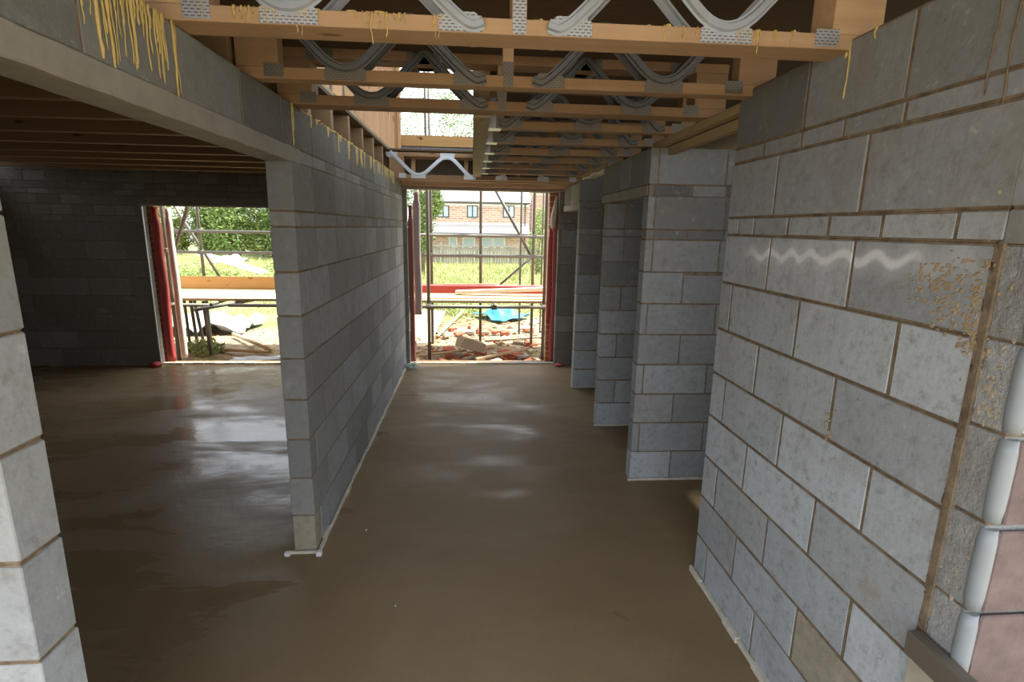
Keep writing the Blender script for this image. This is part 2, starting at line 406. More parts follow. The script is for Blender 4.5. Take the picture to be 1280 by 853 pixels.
block_wall('wall_outer_right', 'y', .86, 6.65, 2.8, 2.9, rows=ROWS, rng=35, bright=.4)
# far wall with the two openings
FH = [(-.80, 1.063, 0, 2.185), (-3.86, -1.50, 0, 1.93)]
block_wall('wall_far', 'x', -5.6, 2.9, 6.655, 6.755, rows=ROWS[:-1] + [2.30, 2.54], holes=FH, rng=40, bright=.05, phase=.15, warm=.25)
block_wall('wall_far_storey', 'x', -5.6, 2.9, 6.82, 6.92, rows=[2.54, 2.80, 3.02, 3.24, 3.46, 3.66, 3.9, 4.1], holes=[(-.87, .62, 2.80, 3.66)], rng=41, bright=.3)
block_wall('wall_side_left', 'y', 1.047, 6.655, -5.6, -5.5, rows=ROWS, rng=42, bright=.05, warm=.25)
# outer brick leaf
b = MB()
for x0, x1, z0, z1 in ((-5.6, -3.84, -.15, 2.54), (-1.55, -.835, -.15, 2.54), (-3.84, -1.55, 1.96, 2.54), (-.835, 1.03, 2.22, 2.54), (.972, 2.9, -.15, 2.54)):
    b.box((x0, 6.86, z0), (x1, 6.96, z1))
b.build('wall_brick_leaf', M['brick'])['kind'] = 'structure'

# floor slab, deck above (ceiling), site ground
fl = MB(); fl.box((-5.5, -1.6, -.12), (2.8, 6.90, 0)); fo = fl.build('floor', M['floor'], origin=(0, 0, 0)); fo['kind'] = 'structure'
ce = MB()
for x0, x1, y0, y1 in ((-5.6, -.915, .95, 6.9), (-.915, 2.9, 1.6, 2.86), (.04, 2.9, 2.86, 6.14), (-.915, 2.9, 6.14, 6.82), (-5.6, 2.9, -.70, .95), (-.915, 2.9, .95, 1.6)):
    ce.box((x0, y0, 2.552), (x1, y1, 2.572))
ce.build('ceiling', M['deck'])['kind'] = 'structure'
g = MB(); nx, ny = 90, 110
def gh(x, y):
    if y < 6.9: return -.13
    h = -.15 + .15 * min(1, max(0, (y - 10) / 16)) - max(0, (y - 27) * .02)
    h += .05 * noise.noise(Vector((x * .8, y * .8, 0))) + .03 * noise.noise(Vector((x * 2.7, y * 2.7, 3)))
    if x < -5 and y > 12: h += .35 * max(0, noise.noise(Vector((x * .22, y * .22, 5))) + .2)
    return h
xs = [-45 + 80 * (i / nx) for i in range(nx + 1)]
xs = sorted(set([-45, -35, -28] + [-22 + i * .33 for i in range(92)] + [10, 16, 24, 40]))
ys = sorted(set([-40, -15, -1.6, 6.9] + [6.95 + i * .28 for i in range(45)] + [20 + i for i in range(12)] + [34, 40, 50, 70]))
for y in ys:
    for x in xs: g.v.append((x, y, gh(x, y)))
n = len(xs)
for j in range(len(ys) - 1):
    for i in range(n - 1): g.face([j * n + i, j * n + i + 1, (j + 1) * n + i + 1, (j + 1) * n + i], sm=True)
g.build('ground', M['ground'], origin=(0, 0, 0))['kind'] = 'structure'

rf = MB().box((-5.7, 1.30, 4.75), (3.1, 7.3, 4.85)); rf.build('ceiling_sun_shade', M['deck'])['kind'] = 'structure'  # added roof slab, out of view, keeps the sun off stairwell and front
sl = bpy.data.lights.new('sun', 'SUN'); sl.energy = 4.5; sl.angle = math.radians(6); sl.color = (1, .95, .86)
so = bpy.data.objects.new('sun', sl); COL.objects.link(so); so.location = (3, 8, 9)
so.rotation_euler = Vector((.45, .10, .88)).to_track_quat('Z', 'Y').to_euler()
# ------------------------------------------------------------------ edging strips at the wall feet
def strip(name, pts, w=.02, h=.022, seed=1):
    mb = MB(); rnd = random.Random(seed); P = [Vector(p) for p in pts]
    for a, c in zip(P, P[1:]):
        L = (c - a).length; k = max(1, int(L / .12)); prev = None
        for i in range(k):
            p = a.lerp(c, i / k); q = a.lerp(c, (i + 1) / k); j = rnd.uniform(-.003, .003)
            mb.beam(p + Vector((j, j, h / 2)), q + Vector((j, j, h / 2)), w * rnd.uniform(.6, 1.1), h * rnd.uniform(.55, 1.15))
    o = mb.build(name, M['white_strip'], bevel=.002); o['kind'] = 'structure'; return o
strip('baseboard_left', [(-.832, 2.64, 0), (-.832, 6.64, 0)], seed=2)
strip('baseboard_left_end', [(-.985, 2.635, 0), (-.815, 2.635, 0)], w=.014, seed=3)
strip('baseboard_right', [(1.148, 1.0, 0), (1.148, 2.40, 0)], w=.024, h=.028, seed=4)
for k, y in enumerate((3.42, 4.48, 5.64)):
    strip(('baseboard_partition_near', 'baseboard_partition_middle', 'baseboard_partition_far')[k], [(1.10, y - .012, 0), (2.78, y - .012, 0)], w=.02, h=.02, seed=6 + k)
strip('baseboard_far', [(-.80, 6.72, 0), (1.06, 6.72, 0)], w=.06, h=.02, seed=9)
strip('baseboard_far_left', [(-3.86, 6.72, 0), (-1.50, 6.72, 0)], w=.07, h=.025, seed=10)
b = MB(); 
for x in (-.99, -.825): b.box((x - .014, 2.605, 0.001), (x + .014, 2.63, .026), jit=.002)
# white block ends of the edging at the nib
o = b.build('baseboard_nib', M['whitepaint'], bevel=.003); o['kind'] = 'structure'

# ------------------------------------------------------------------ lintels
def lintel(a, b_, label):
    mb = MB(); ax = 0 if b_[0] - a[0] > b_[1] - a[1] else 1
    k = 24; L = b_[ax] - a[ax]; n0 = 0
    for i in range(k + 1):
        s = a[ax] + L * i / k
        for (u, z) in ((0, 0), (1, 0), (1, 1), (0, 1)):
            o_ = 1 - ax
            p = [0, 0, 0]; p[ax] = s; p[o_] = a[o_] if u == 0 else b_[o_]; p[2] = a[2] if z == 0 else b_[2]
            j = .0035 * noise.noise(Vector((s * 9, u * 5, z * 7 + a[2]))); p[o_] += j; p[2] += j * .7
            mb.v.append(p)
    for i in range(k):
        for q in range(4): mb.face([i * 4 + q, i * 4 + (q + 1) % 4, i * 4 + 4 + (q + 1) % 4, i * 4 + 4 + q], sm=False)
    mb.face([3, 2, 1, 0]); mb.face([k * 4 + q for q in range(4)])
    o = mb.build('concrete_lintel', M['lintel'], bevel=.004); return tag(o, label, 'lintel')
lintel((-.965, .93, 2.035), (-.838, 2.775, 2.104), 'long stained concrete lintel over the wide left opening')
lintel((1.112, 3.44, 1.967), (1.217, 4.66, 2.034), 'concrete lintel over the nearer doorway in the right-hand piers')
lintel((1.112, 5.66, 1.952), (1.217, 6.64, 2.020), 'pale concrete lintel over the doorway next to the far opening')
o = MB().box((-1.0, 6.64, 2.187), (1.26, 6.86, 2.215)).build('steel_lintel', M['lintel'], bevel=.003)
tag(o, 'thin lintel plate along the top of the far hall opening', 'lintel')
o = MB().box((-3.9, 6.65, 1.932), (-1.4, 6.86, 1.952)).build('steel_lintel', M['lintel'], bevel=.003)
tag(o, 'thin lintel plate along the top of the left room opening', 'lintel')

# ------------------------------------------------------------------ web joists
ZB, DEP, CH = 2.303, .248, .043
def rounded(pts, d=.14, k=9):
    P = [Vector(p) for p in pts]; out = [P[0]]
    for i in range(1, len(P) - 1):
        a = (P[i - 1] - P[i]); c = (P[i + 1] - P[i]); da = min(d, a.length * .48); dc = min(d, c.length * .48)
        A = P[i] + a.normalized() * da; C = P[i] + c.normalized() * dc
        for j in range(k + 1):
            t = j / k; out.append(A * (1 - t) ** 2 + P[i] * 2 * t * (1 - t) + C * t * t)
    out.append(P[-1]); return out
def web(parent, pts, yf, sgn, zb=ZB, dep=DEP, wid=.038, plate_w=.080, mat='galv'):
    """pressed steel V web on one face of the joist; pts in x, kind of node ('t'op / 'b'ottom)"""
    nodes = [(x, zb + dep + .004 if k == 't' else zb - .006) for x, k in pts]
    pn = list(nodes)
    if pts[0][1] == 'b': pn = [(pn[0][0] - .05, zb + .028), (pn[0][0], zb + .012)] + pn[1:]
    if pts[-1][1] == 'b': pn = pn[:-1] + [(pn[-1][0], zb + .012), (pn[-1][0] + .05, zb + .028)]
    path = rounded(pn); mb = MB(); n0 = 0
    prof = [(-.5, 0), (-.32, 0), (-.2, 1), (.2, 1), (.32, 0), (.5, 0)]
    for i, p in enumerate(path):
        t = (path[min(i + 1, len(path) - 1)] - path[max(i - 1, 0)]).normalized(); nrm = Vector((-t.y, t.x))
        for (u, h) in prof:
            q = p + nrm * (u * wid); mb.v.append((q.x, yf + sgn * (.003 + .011 * h), q.y))
    k = len(prof)
    for i in range(len(path) - 1):
        for j in range(k - 1): mb.face([i * k + j, i * k + j + 1, (i + 1) * k + j + 1, (i + 1) * k + j], 0)
    for (x, kd), (xx, z) in zip(pts, nodes):
        first = x == pts[0][0]; last = x == pts[-1][0]
        x0 = x - (plate_w if not first else .045); x1 = x + (plate_w if not last else .045)
        z0, z1 = (zb + .002, zb + CH - .002) if kd == 'b' else (zb + dep - CH + .002, zb + dep - .002)
        n1 = len(mb.v); y = yf + sgn * .0028
        # plate with the corners clipped, running up a little into the web
        zz = zb + CH + .012 if kd == 'b' else zb + dep - CH - .012
        lo, hi = (z0, zz) if kd == 'b' else (zz, z1)
        if kd == 'b': poly = [(x0, z0), (x1, z0), (x1, z1), (x1 - .022, hi), (x0 + .022, hi), (x0, z1)]
        else: poly = [(x0, z1), (x0, z0), (x0 + .022, lo), (x1 - .022, lo), (x1, z0), (x1, z1)]
        for a, c in poly: mb.v.append((a, y, c))
        mb.face([n1 + i for i in range(6)], 1)
    o = mb.build('metal_web', [M[mat], M['plate' if mat == 'galv' else 'plate_dull']], parent, solid=.0016); return o
def make_joist(y0, y1, x0, x1, label, group, webs, posts=(), ends=('l', 'r'), zb=ZB, dep=DEP, mat='joist', both=True, end_w=.16, wm='galv'):
    yc = (y0 + y1) / 2
    t = empty('web_joist', ((x0 + x1) / 2, yc, zb), label, 'joist', group)
    MB().box((x0, y0, zb), (x1, y1, zb + CH)).build('bottom_chord', M[mat], t, bevel=.002)
    MB().box((x0, y0, zb + dep - CH), (x1, y1, zb + dep)).build('top_chord', M[mat], t, bevel=.002)
    for e in ends:
        xa, xb = (x0, x0 + end_w) if e == 'l' else (x1 - end_w, x1)
        MB().box((xa, y0 + .002, zb + CH), (xb, y1 - .002, zb + dep - CH)).build('end_block', M['joist'] if mat == 'joist' else M[mat], t, bevel=.002)
        c = xb - .0 if e == 'l' else xa
        for yy in (y0 - .0022, y1 + .0006): MB().box((c - .055, yy, zb + .006), (c + .02, yy + .0016, zb + CH + .012)).build('nail_plate', M['plate' if wm == 'galv' else 'plate_dull'], t)
    for px in posts:
        po = MB().box((px - .022, y0 + .006, zb + CH), (px + .022, y1 - .006, zb + dep - CH)).build('post', M['joist'], t, bevel=.002)
        pl = MB().box((px - .02, y0 - .0018, zb + .002), (px + .02, y0 - .0002, zb + CH + .05)).build('nail_plate', M['plate' if wm == 'galv' else 'plate_dull'], t)
    for w_ in webs:
        web(t, w_, y0, -1, zb, dep, mat=wm)
        if both: web(t, w_, y1, 1, zb, dep, mat=wm)
    return t
HW = [[(-.77, 't'), (-.52, 'b'), (-.27, 't')], [(-.27, 't'), (-.02, 'b')], [(.27, 'b'), (.50, 't')], [(.50, 't'), (.76, 'b'), (1.0, 't')]]
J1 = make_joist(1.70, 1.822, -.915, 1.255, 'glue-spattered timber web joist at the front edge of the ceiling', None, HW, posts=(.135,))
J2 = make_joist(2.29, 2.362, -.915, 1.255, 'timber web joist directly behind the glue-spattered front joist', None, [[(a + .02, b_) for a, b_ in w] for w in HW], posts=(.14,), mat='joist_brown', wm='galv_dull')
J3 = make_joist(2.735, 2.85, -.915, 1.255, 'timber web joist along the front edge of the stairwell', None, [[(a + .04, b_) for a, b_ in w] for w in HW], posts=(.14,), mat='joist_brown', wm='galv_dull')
ordw = ['first', 'second', 'third', 'fourth', 'fifth', 'sixth', 'seventh', 'eighth', 'ninth', 'tenth', 'eleventh']
RW = [[(.20, 'b'), (.43, 't'), (.66, 'b'), (.89, 't')], [(.89, 't'), (1.06, 'b')]]
def dup(root, dx, dy, label, dz=0):
    r = root.copy(); COL.objects.link(r); r.location = root.location + Vector((dx, dy, dz)); r['label'] = label
    for c in list(root.children):
        d = c.copy(); COL.objects.link(d); d.parent = r
        for e in c.children:
            f = e.copy(); COL.objects.link(f); f.parent = d
    return r
gR = 'web joists hung on the right of the stairwell trimmer'
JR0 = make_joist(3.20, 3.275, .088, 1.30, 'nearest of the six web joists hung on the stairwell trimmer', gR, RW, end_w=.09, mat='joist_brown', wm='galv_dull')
han = MB(); han.box((.088, 3.194, ZB - .0025), (.16, 3.281, ZB - .0005)); han.box((.0885, 3.190, ZB - .002), (.13, 3.1975, ZB + .16)); han.box((.0885, 3.2775, ZB - .002), (.13, 3.281, ZB + .16))
ho = han.build('joist_hanger', M['galv'], JR0)
JRs = [JR0]
for k, y in enumerate((3.72, 4.23, 4.73, 5.27, 5.80)):
    JRs.append(dup(JR0, 0, y - 3.20, '%s web joist from the near end among those hung on the stairwell trimmer' % ordw[k + 1]))
# full-width joists beyond the stairwell
make_joist(6.14, 6.215, -.915, 1.30, 'web joist with bright wavy steel web across the far end of the stairwell', None,
           [[(-.90, 't'), (-.60, 'b'), (-.28, 't'), (-.02, 'b')], [(.3, 'b'), (.55, 't'), (.8, 'b')]], zb=2.262, dep=.275, both=False, mat='joist_brown')
jf = empty('web_joist', (0, 6.4, 2.255), 'last web joist close in front of the far hall opening', 'joist')
MB().box((-.95, 6.36, 2.255), (1.30, 6.43, 2.30)).build('bottom_chord', M['joist'], jf, bevel=.002)
MB().box((-.95, 6.36, 2.50), (1.30, 6.43, 2.545)).build('top_chord', M['joist'], jf, bevel=.002)
for x in (-.7, -.1, .5, 1.1): MB().box((x, 6.362, 2.30), (x + .045, 6.428, 2.50)).build('post', M['joist'], jf, bevel=.002)
o = MB().box((-.95, 6.56, 2.218), (1.25, 6.635, 2.262)).build('wall_plate', M['joist'], bevel=.002); tag(o, 'timber plate lying along the head of the far hall opening', 'timber')
# trimmer beside the stairwell
o = MB().box((0, 2.852, 2.292), (.086, 6.138, 2.55)).build('stair_trimmer', M['wood_y'], bevel=.002)
tag(o, 'deep timber trimmer beam running along the right of the stairwell', 'beam')
# timber beams bridging the wall gap on the right
for (xa, xb, za, zb_, lab) in ((1.165, 1.21, 2.262, 2.302, 'upper timber bearer bridging the gap after the right hall wall'), (1.225, 1.265, 2.215, 2.262, 'lower timber bearer beside the upper one over the right-hand gap')):
    o = MB().box((xa, 2.37, za), (xb, 3.55, zb_)).build('timber_bearer', M['wood_y'], bevel=.002); tag(o, lab, 'timber')
# diagonal strut above the right wall
o = MB().beam((1.27, 1.45, 2.36), (1.75, 1.9, 2.54), .05, .04).build('timber_strut', M['dark_board'], bevel=.002); tag(o, 'grey diagonal strut in the dark above the right wall', 'timber')
o = MB().box((1.19, 1.33, 2.337), (1.29, 1.43, 2.55)).build('timber_block', M['joist'], bevel=.002); tag(o, 'orange timber block standing on top of the right wall', 'timber')
# left room joists
gL = 'joists over the left room'
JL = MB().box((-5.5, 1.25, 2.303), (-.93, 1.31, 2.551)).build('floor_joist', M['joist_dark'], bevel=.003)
tag(JL, 'front-most dark joist over the left room', 'joist', gL)
for k, y in enumerate((1.75, 2.27, 2.79, 3.27, 3.78, 4.28, 4.78, 5.28, 5.8, 6.3)):
    dup(JL, 0, y - 1.25, '%s dark joist over the left room, counting back from the front-most' % ordw[k + 1])

# upper storey seen through the stairwell: studs and sill board
pl = MB().box((-.985, 2.9, 2.574), (-.915, 6.80, 2.60)).build('sole_plate', M['wood_y'], bevel=.002); tag(pl, 'pale sole plate along the left edge of the stairwell', 'timber')
gs = 'upright studs of the upper storey beside the stairwell'
st = None
for k in range(11):
    y = 2.95 + k * .37
    if st is None:
        st = MB().box((-.98, y, 2.601), (-.92, y + .045, 4.7)).build('timber_stud', M['wood_z'], bevel=.002)
        tag(st, 'nearest upright stud on the sole plate left of the stairwell', 'stud', gs)
    else:
        s2 = st.copy(); COL.objects.link(s2); s2.location.y = y + .0225; s2['label'] = '%s upright stud from the near end on the stairwell sole plate' % (ordw[k]); 
for k, x in enumerate((-.905, -.865)):
    o = MB().box((x - .028, 6.70, 2.60), (x + .008, 6.765, 4.1)).build('timber_stud', M['wood_z'], bevel=.002)
    tag(o, ('left' if k == 0 else 'right') + ' one of the doubled studs at the edge of the upstairs opening', 'stud')
o = MB().box((-.86, 6.775, 2.69), (.62, 6.812, 2.815)).build('sill_plank', M['plank'], bevel=.002)
bn = o; bp = MB().lump((-.62, 6.772, 2.775), (.016, .004, .016), sub=2, amp=0).build('knot', M['darkframe'], bn)
tag(o, 'yellow plank across the foot of the upstairs opening', 'plank')

# ------------------------------------------------------------------ glue drips
def drip(parent, p, L, w, nrm, seed, mat='glue'):
    """hardened run of glue; p the top point on the face, nrm out of the face"""
    rnd = random.Random(seed); n_ = Vector(nrm); side = n_.cross(Vector((0, 0, 1))); pts = []; rr = []
    k = 9
    ph = rnd.random() * 6
    for i in range(k + 1):
        t = i / k
        pts.append(Vector(p) + Vector((0, 0, -L * t)) + side * (.0025 * math.sin(ph + t * 7) + .0015 * rnd.uniform(-1, 1)) + n_ * (w * .15))
        rr.append(w * (.55 + .35 * rnd.random()) * (1 - .45 * t) if i < k else w * .30)
    rr[-2] = w * .55
    return MB().tube(pts, rr, 6).build('glue_drip', M[mat], parent)
rnd = random.Random(4)
for k in range(42):
    y = rnd.choice((rnd.gauss(1.52, .09), rnd.uniform(1.27, 1.72), rnd.gauss(1.66, .03)))
    y = min(1.72, max(1.22, y))
    L = rnd.uniform(.05, .19) * (1.0 if y < 1.6 else 1.05)
    drip(wl_top, (-.8435, y, 2.302), L, rnd.uniform(.0025, .006), (1, 0, 0), 100 + k)
for (y, L, w) in ((1.20, .12, .008), (1.12, .12, .006), (1.70, .26, .006), (1.42, .20, .007), (1.38, .19, .009), (2.70, .19, .006), (2.72, .12, .005)):
    drip(wl_top, (-.8435, y, 2.302), L, w, (1, 0, 0), int(y * 1000))
for k in range(44):
    y = 2.95 + 3.0 * rnd.random() ** .8
    drip(wl_top, (-.8435, y, 2.303), rnd.uniform(.03, .13), rnd.uniform(.005, .013), (1, 0, 0), 300 + k)
gm = MB()
for k in range(130):
    y = 2.9 + 3.1 * rnd.random()
    gm.lump((-.85 + rnd.uniform(-.02, .007), y, 2.302), (rnd.uniform(.006, .014), rnd.uniform(.01, .03), rnd.uniform(.003, .009)), amp=.5, seed=k, sub=1, sm=True)
gm.build('glue_ridge', M['glue'], wl_top)
wr = bpy.data.objects['wall_right']; wru = bpy.data.objects['wall_right_upper']
for (y, z, L, w) in ((1.70, 2.333, .17, .006), (1.715, 2.333, .05, .01), (1.60, 2.333, .03, .006)):
    drip(wr, (1.1585, y, z), L, w, (-1, 0, 0), int(y * 777))
for (y, z, L, w) in ((1.21, 2.333, .27, .005), (1.165, 2.333, .30, .0045)):
    drip(wr, (1.1585, y, z), L, w, (-1, 0, 0), int(y * 777), 'mortar')
J1b = [c for c in J1.children if c.name.startswith('bottom_chord')][0]
for k in range(66):
    x = rnd.choice((rnd.uniform(-.83, 1.12), rnd.gauss(-.55, .09), rnd.uniform(-.35, .0), rnd.gauss(.8, .12)))
    x = min(1.12, max(-.82, x)); w = rnd.uniform(.0018, .0038)
    L = rnd.uniform(.02, .046) + (.03 if rnd.random() < .12 else 0)
    drip(J1, (x, 1.698, ZB + CH + .001), L, w, (0, -1, 0), 500 + k)
drip(J1, (-.29, 1.697, ZB + CH), .085, .0035, (0, -1, 0), 999)
for k in range(26):
    x = rnd.uniform(-.8, 1.1)
    MB().lump((x, 1.702 + rnd.random() * .02, ZB + CH + .001), (rnd.uniform(.006, .02), .008, rnd.uniform(.003, .007)), seed=k, sub=1).build('glue_blob', M['glue'], J1)

# ------------------------------------------------------------------ mortar smears
def smear(parent, cx, cz, n_, sx, sz, seed, x=1.16, nx_=-1, mat='mortar_tan', name='mortar_smear', slope=0):
    r_ = random.Random(seed); mb = MB()
    for i in range(n_):
        a = r_.gauss(0, sx); z = cz + r_.gauss(0, sz) + slope * a
        mb.lump((x + .0006, cx + a, z), (.0028, r_.uniform(.002, .010), r_.uniform(.002, .009)), amp=.6, seed=i + seed, sub=1)
    return mb.build(name, M[mat], parent)
smear(wr, 1.205, 1.63, 110, .05, .035, 1); smear(wr, 1.19, 1.555, 26, .035, .025, 2); smear(wr, 1.30, 1.65, 16, .03, .02, 3)
smear(wr, 1.13, 1.60, 90, .012, .07, 4); smear(wr, 1.115, 1.50, 30, .02, .012, 5); smear(wr, 1.55, 1.14, 12, .012, .03, 6)
# ragged mortar strip closing the joint between hall wall and return
r_ = random.Random(8); mb = MB(); z = .05
while z < 1.72:
    w = r_.uniform(.009, .018); mb.lump((1.162, 1.103 + r_.uniform(-.004, .004), z), (.0045, w, .03), amp=.35, seed=int(z * 100), sub=1, sm=True); z += r_.uniform(.014, .026)
mb.box((1.1588, 1.092, .02), (1.164, 1.114, 1.735), jit=.002)
o = mb.build('mortar_joint', M['mortar'], wr)
# lumps on the return block faces, corner beads
wf = bpy.data.objects['wall_front_right']
r_ = random.Random(11); mb = MB()
for i in range(70):
    z = r_.choice((1.42, 1.42, 1.40, .95)) + r_.gauss(0, .045); mb.lump((1.1645, 1.055 + r_.gauss(0, .018), z), (.003, r_.uniform(.003, .011), r_.uniform(.003, .011)), amp=.6, seed=i, sub=1)
mb.build('mortar_smear', M['stone'], wf)
for i, (z0, z1) in enumerate(((.01, .235), (.245, .455), (.465, .668), (.68, .88), (.892, 1.10), (1.118, 1.316), (1.33, 1.52), (1.532, 1.73))):
    pts = [(1.175, 1.006, z0 + (z1 - z0) * t / 6) for t in range(7)]
    MB().tube(pts, [.0165, .019, .0195, .0195, .0195, .019, .0165], 16).build('rounded_arris', M['arris'], wf)
# pinkish blocks on the end face
for i, (z0, z1) in enumerate(((.0, .235), (.245, .455), (.465, .668), (.68, .88), (.892, 1.10), (1.118, 1.316))):
    MB().box((1.186, .988, z0), (1.60, 1.002, z1), jit=.003).build('pink_facing', M['pink'], wf, bevel=.004)
# pale block pier and dark plank at the foot of the return
o = MB().box((1.135, .70, 0), (1.158, 1.105, .225), jit=.002).box((1.135, .70, .232), (1.158, 1.105, .45), jit=.002).box((1.135, .70, .457), (1.158, 1.10, .685), jit=.002).build('cream_block', M['cream_block'], bevel=.004)
tag(o, 'cream block facing under the dark plank at the right wall end', 'block')
o = MB().box((1.118, .55, .687), (1.157, 1.10, .752), jit=.001).build('dark_plank', M['dark_board'], bevel=.003)
tag(o, 'short dark plank lying on the cream blocks at bottom right', 'plank')

# ------------------------------------------------------------------ opening dressings (cavity closers, wraps)
def wavy_strip(name, x, y0, y1, z0, z1, amp, mat, label, cat, thick=.006, seed=0, taper=0, parent=None):
    mb = MB(); n_ = 26; k = 6
    for i in range(n_ + 1):
        z = z0 + (z1 - z0) * i / n_
        for j in range(k + 1):
            y = y0 + (y1 - y0) * j / k
            mb.v.append((x + amp * noise.noise(Vector((z * 2.4 + seed, y * 6, seed))) + taper * z, y + amp * .6 * noise.noise(Vector((z * 2, seed, 2))), z))
    for i in range(n_):
        for j in range(k): mb.face([i * (k + 1) + j, i * (k + 1) + j + 1, (i + 1) * (k + 1) + j + 1, (i + 1) * (k + 1) + j], sm=True)
    o = mb.build(name, M[mat], parent, solid=thick); 
    return tag(o, label, cat) if label else o
def face_strip(name, x0, x1, y, z0, z1, amp, mat, label, cat, seed=0):
    mb = MB(); n_ = 30; prof = ((0, .05), (0, 0), (.25, -.008), (.5, .004), (.75, -.008), (1, 0), (1, .05)); k = len(prof)
    for i in range(n_ + 1):
        z = z0 + (z1 - z0) * i / n_; dx = amp * noise.noise(Vector((z * 1.6 + seed, seed, 0))); sh = 1 - (.35 if i > n_ - 3 else 0)
        for (u, v) in prof:
            mb.v.append((x0 + (x1 - x0) * (.5 + (u - .5) * sh) + dx, y + v + amp * .6 * noise.noise(Vector((z * 4, u * 3, seed))), z))
    for i in range(n_):
        for j in range(k - 1): mb.face([i * k + j, i * k + j + 1, (i + 1) * k + j + 1, (i + 1) * k + j], sm=True)
    o = mb.build(name, M[mat], solid=.004); return tag(o, label, cat)
face_strip('cavity_closer', -3.852, -3.765, 6.79, .02, 1.915, .018, 'red_dpc', 'red cavity closer down the left side of the left room opening', 'cavity closer', 1)
face_strip('edge_strip', -3.79, -3.725, 6.985, .02, 1.92, .014, 'rag', 'cream crumpled strip outside the red closer of the left opening', 'cavity closer', 3)
o = MB().box((-3.86, 6.646, 0.01), (-3.848, 6.66, 1.92)).build('steel_bead', M['galv']); tag(o, 'thin pale bead up the edge of the left room opening', 'bead')
face_strip('cavity_closer', -.80, -.745, 6.77, .02, 2.0, .008, 'dull_red', 'dull red cavity closer down the left side of the hall opening', 'cavity closer', 5)
face_strip('membrane_sheet', -.765, -.675, 6.99, .60, 2.18, .012, 'sheet_grey', 'grey hanging membrane sheet at the left of the hall opening', 'sheet', 7)
face_strip('cavity_closer', 1.022, 1.060, 6.78, .02, 1.98, .006, 'red_dpc', 'bright red cavity closer down the right side of the hall opening', 'cavity closer', 9)
face_strip('cavity_closer', .965, 1.005, 6.83, .55, 1.74, .008, 'red_dpc', 'second red strip hanging outside the right jamb, behind the other', 'cavity closer', 11)
mb = MB(); mb.tube([(1.04, 6.76, 2.14), (1.03, 6.76, 2.02), (1.012, 6.75, 1.90), (1.00, 6.74, 1.78), (.996, 6.74, 1.74)], [.012, .028, .042, .042, .02], 12)
for v in mb.v: v += Vector((1, 1, 1)) * .012 * noise.noise(v * 12)
tag(mb.build('wrapped_bundle', M['rag']), 'off-white wrapped bundle hanging at the top right of the hall opening', 'bundle')
# white insulation between middle and far partitions, on a timber
mb = MB(); n_ = 14
for i in range(n_ + 1):
    y = 4.60 + 1.05 * i / n_
    for j in range(4):
        mb.v.append((1.13 + .03 * j + .012 * noise.noise(Vector((y * 5, j, 0))), y, 2.252 + .035 * noise.noise(Vector((y * 4, j, 2))) + (.012 if j in (1, 2) else 0)))
for i in range(n_):
    for j in range(3): mb.face([i * 4 + j, i * 4 + j + 1, i * 4 + 5 + j, i * 4 + 4 + j], sm=True)
tag(mb.build('fabric_strip', M['rag'], solid=.02), 'torn off-white strip bridging the tops of the right-hand partitions', 'strip')
o = MB().box((1.13, 4.585, 2.262), (1.20, 5.74, 2.30)).build('timber_bearer', M['wood_y'], bevel=.002); tag(o, 'timber bearer above the torn white strip', 'timber')
# crumpled polythene at the foot of the left wall
mb = MB(); mb.lump((-.77, 6.50, .028), (.07, .06, .04), amp=.5, seed=3, sub=3)
tag(mb.build('polythene_scrap', M['poly']), 'crumpled pale green polythene scrap in the far left hall corner', 'scrap')
tag(MB().lump((-3.88, 6.58, .03), (.07, .05, .035), amp=.2, seed=4, sub=3, sm=True).build('red_scrap', M['red_dpc']), 'curled red plastic scrap on the floor by the left room opening', 'scrap')
tag(MB().lump((1.12, 6.58, .02), (.06, .04, .02), amp=.2, seed=5, sub=3, sm=True).build('red_scrap', M['red_dpc']), 'small red plastic scrap at the foot of the right jamb', 'scrap')
for k, (x, y) in enumerate(((-.62, 2.85), (-.36, 2.2), (.1, 3.9))):
    tag(MB().lump((x, y, .003), (.006, .005, .005), amp=.3, seed=k, sub=1).build('debris_crumb', M['white_strip']), ('pale crumb on the screed beside the end of the left wall', 'tiny pale crumb on the screed towards the middle of the hall', 'small pale crumb on the screed mid-way down the hall')[k], 'crumb')

# ------------------------------------------------------------------ scaffold
sc_ = empty('scaffold', (-1.0, 8.0, -.15), 'galvanised tube scaffold standing outside both openings', 'scaffold')
TR = .0242
def tb(name, p, q, r=TR): return MB().tube([p, q], r, 10).build(name, M['tube'], sc_)
for x in (-4.95, -4.05, -.615, 1.01, 2.6): tb('standard', (x, 7.42, gh(x, 7.42) - .03), (x, 7.42, 3.9))
for x in (-6.0, -4.19, -2.3, -.66, .125, .975, 2.6): tb('standard', (x, 8.62, gh(x, 8.62) - .03), (x, 8.62, 4.6))
tb('standard', (.83, 9.3, gh(.83, 9.3) - .03), (.83, 9.3, 4.2), .018); tb('standard', (1.22, 9.4, gh(1.22, 9.4) - .03), (1.22, 9.4, 4.0), .015)
for z in (.635, 1.30, 1.615, 2.9): tb('ledger', (-6.2, 8.57, z), (1.28, 8.57, z))
tb('ledger', (-6.2, 7.37, .655), (-3.47, 7.37, .655)); tb('ledger', (-3.3, 7.37, .655), (1.3, 7.37, .655)); tb('ledger', (-6.2, 7.37, 2.75), (2.7, 7.37, 2.75))
for x in (-5.6, -4.5, -3.46, -2.3, -.9, .3, 1.18, 2.4): tb('transom', (x, 7.22, .685), (x, 8.75, .685), .02)
tb('transom', (-3.62, 7.1, .63), (-3.05, 7.6, .70), .024)
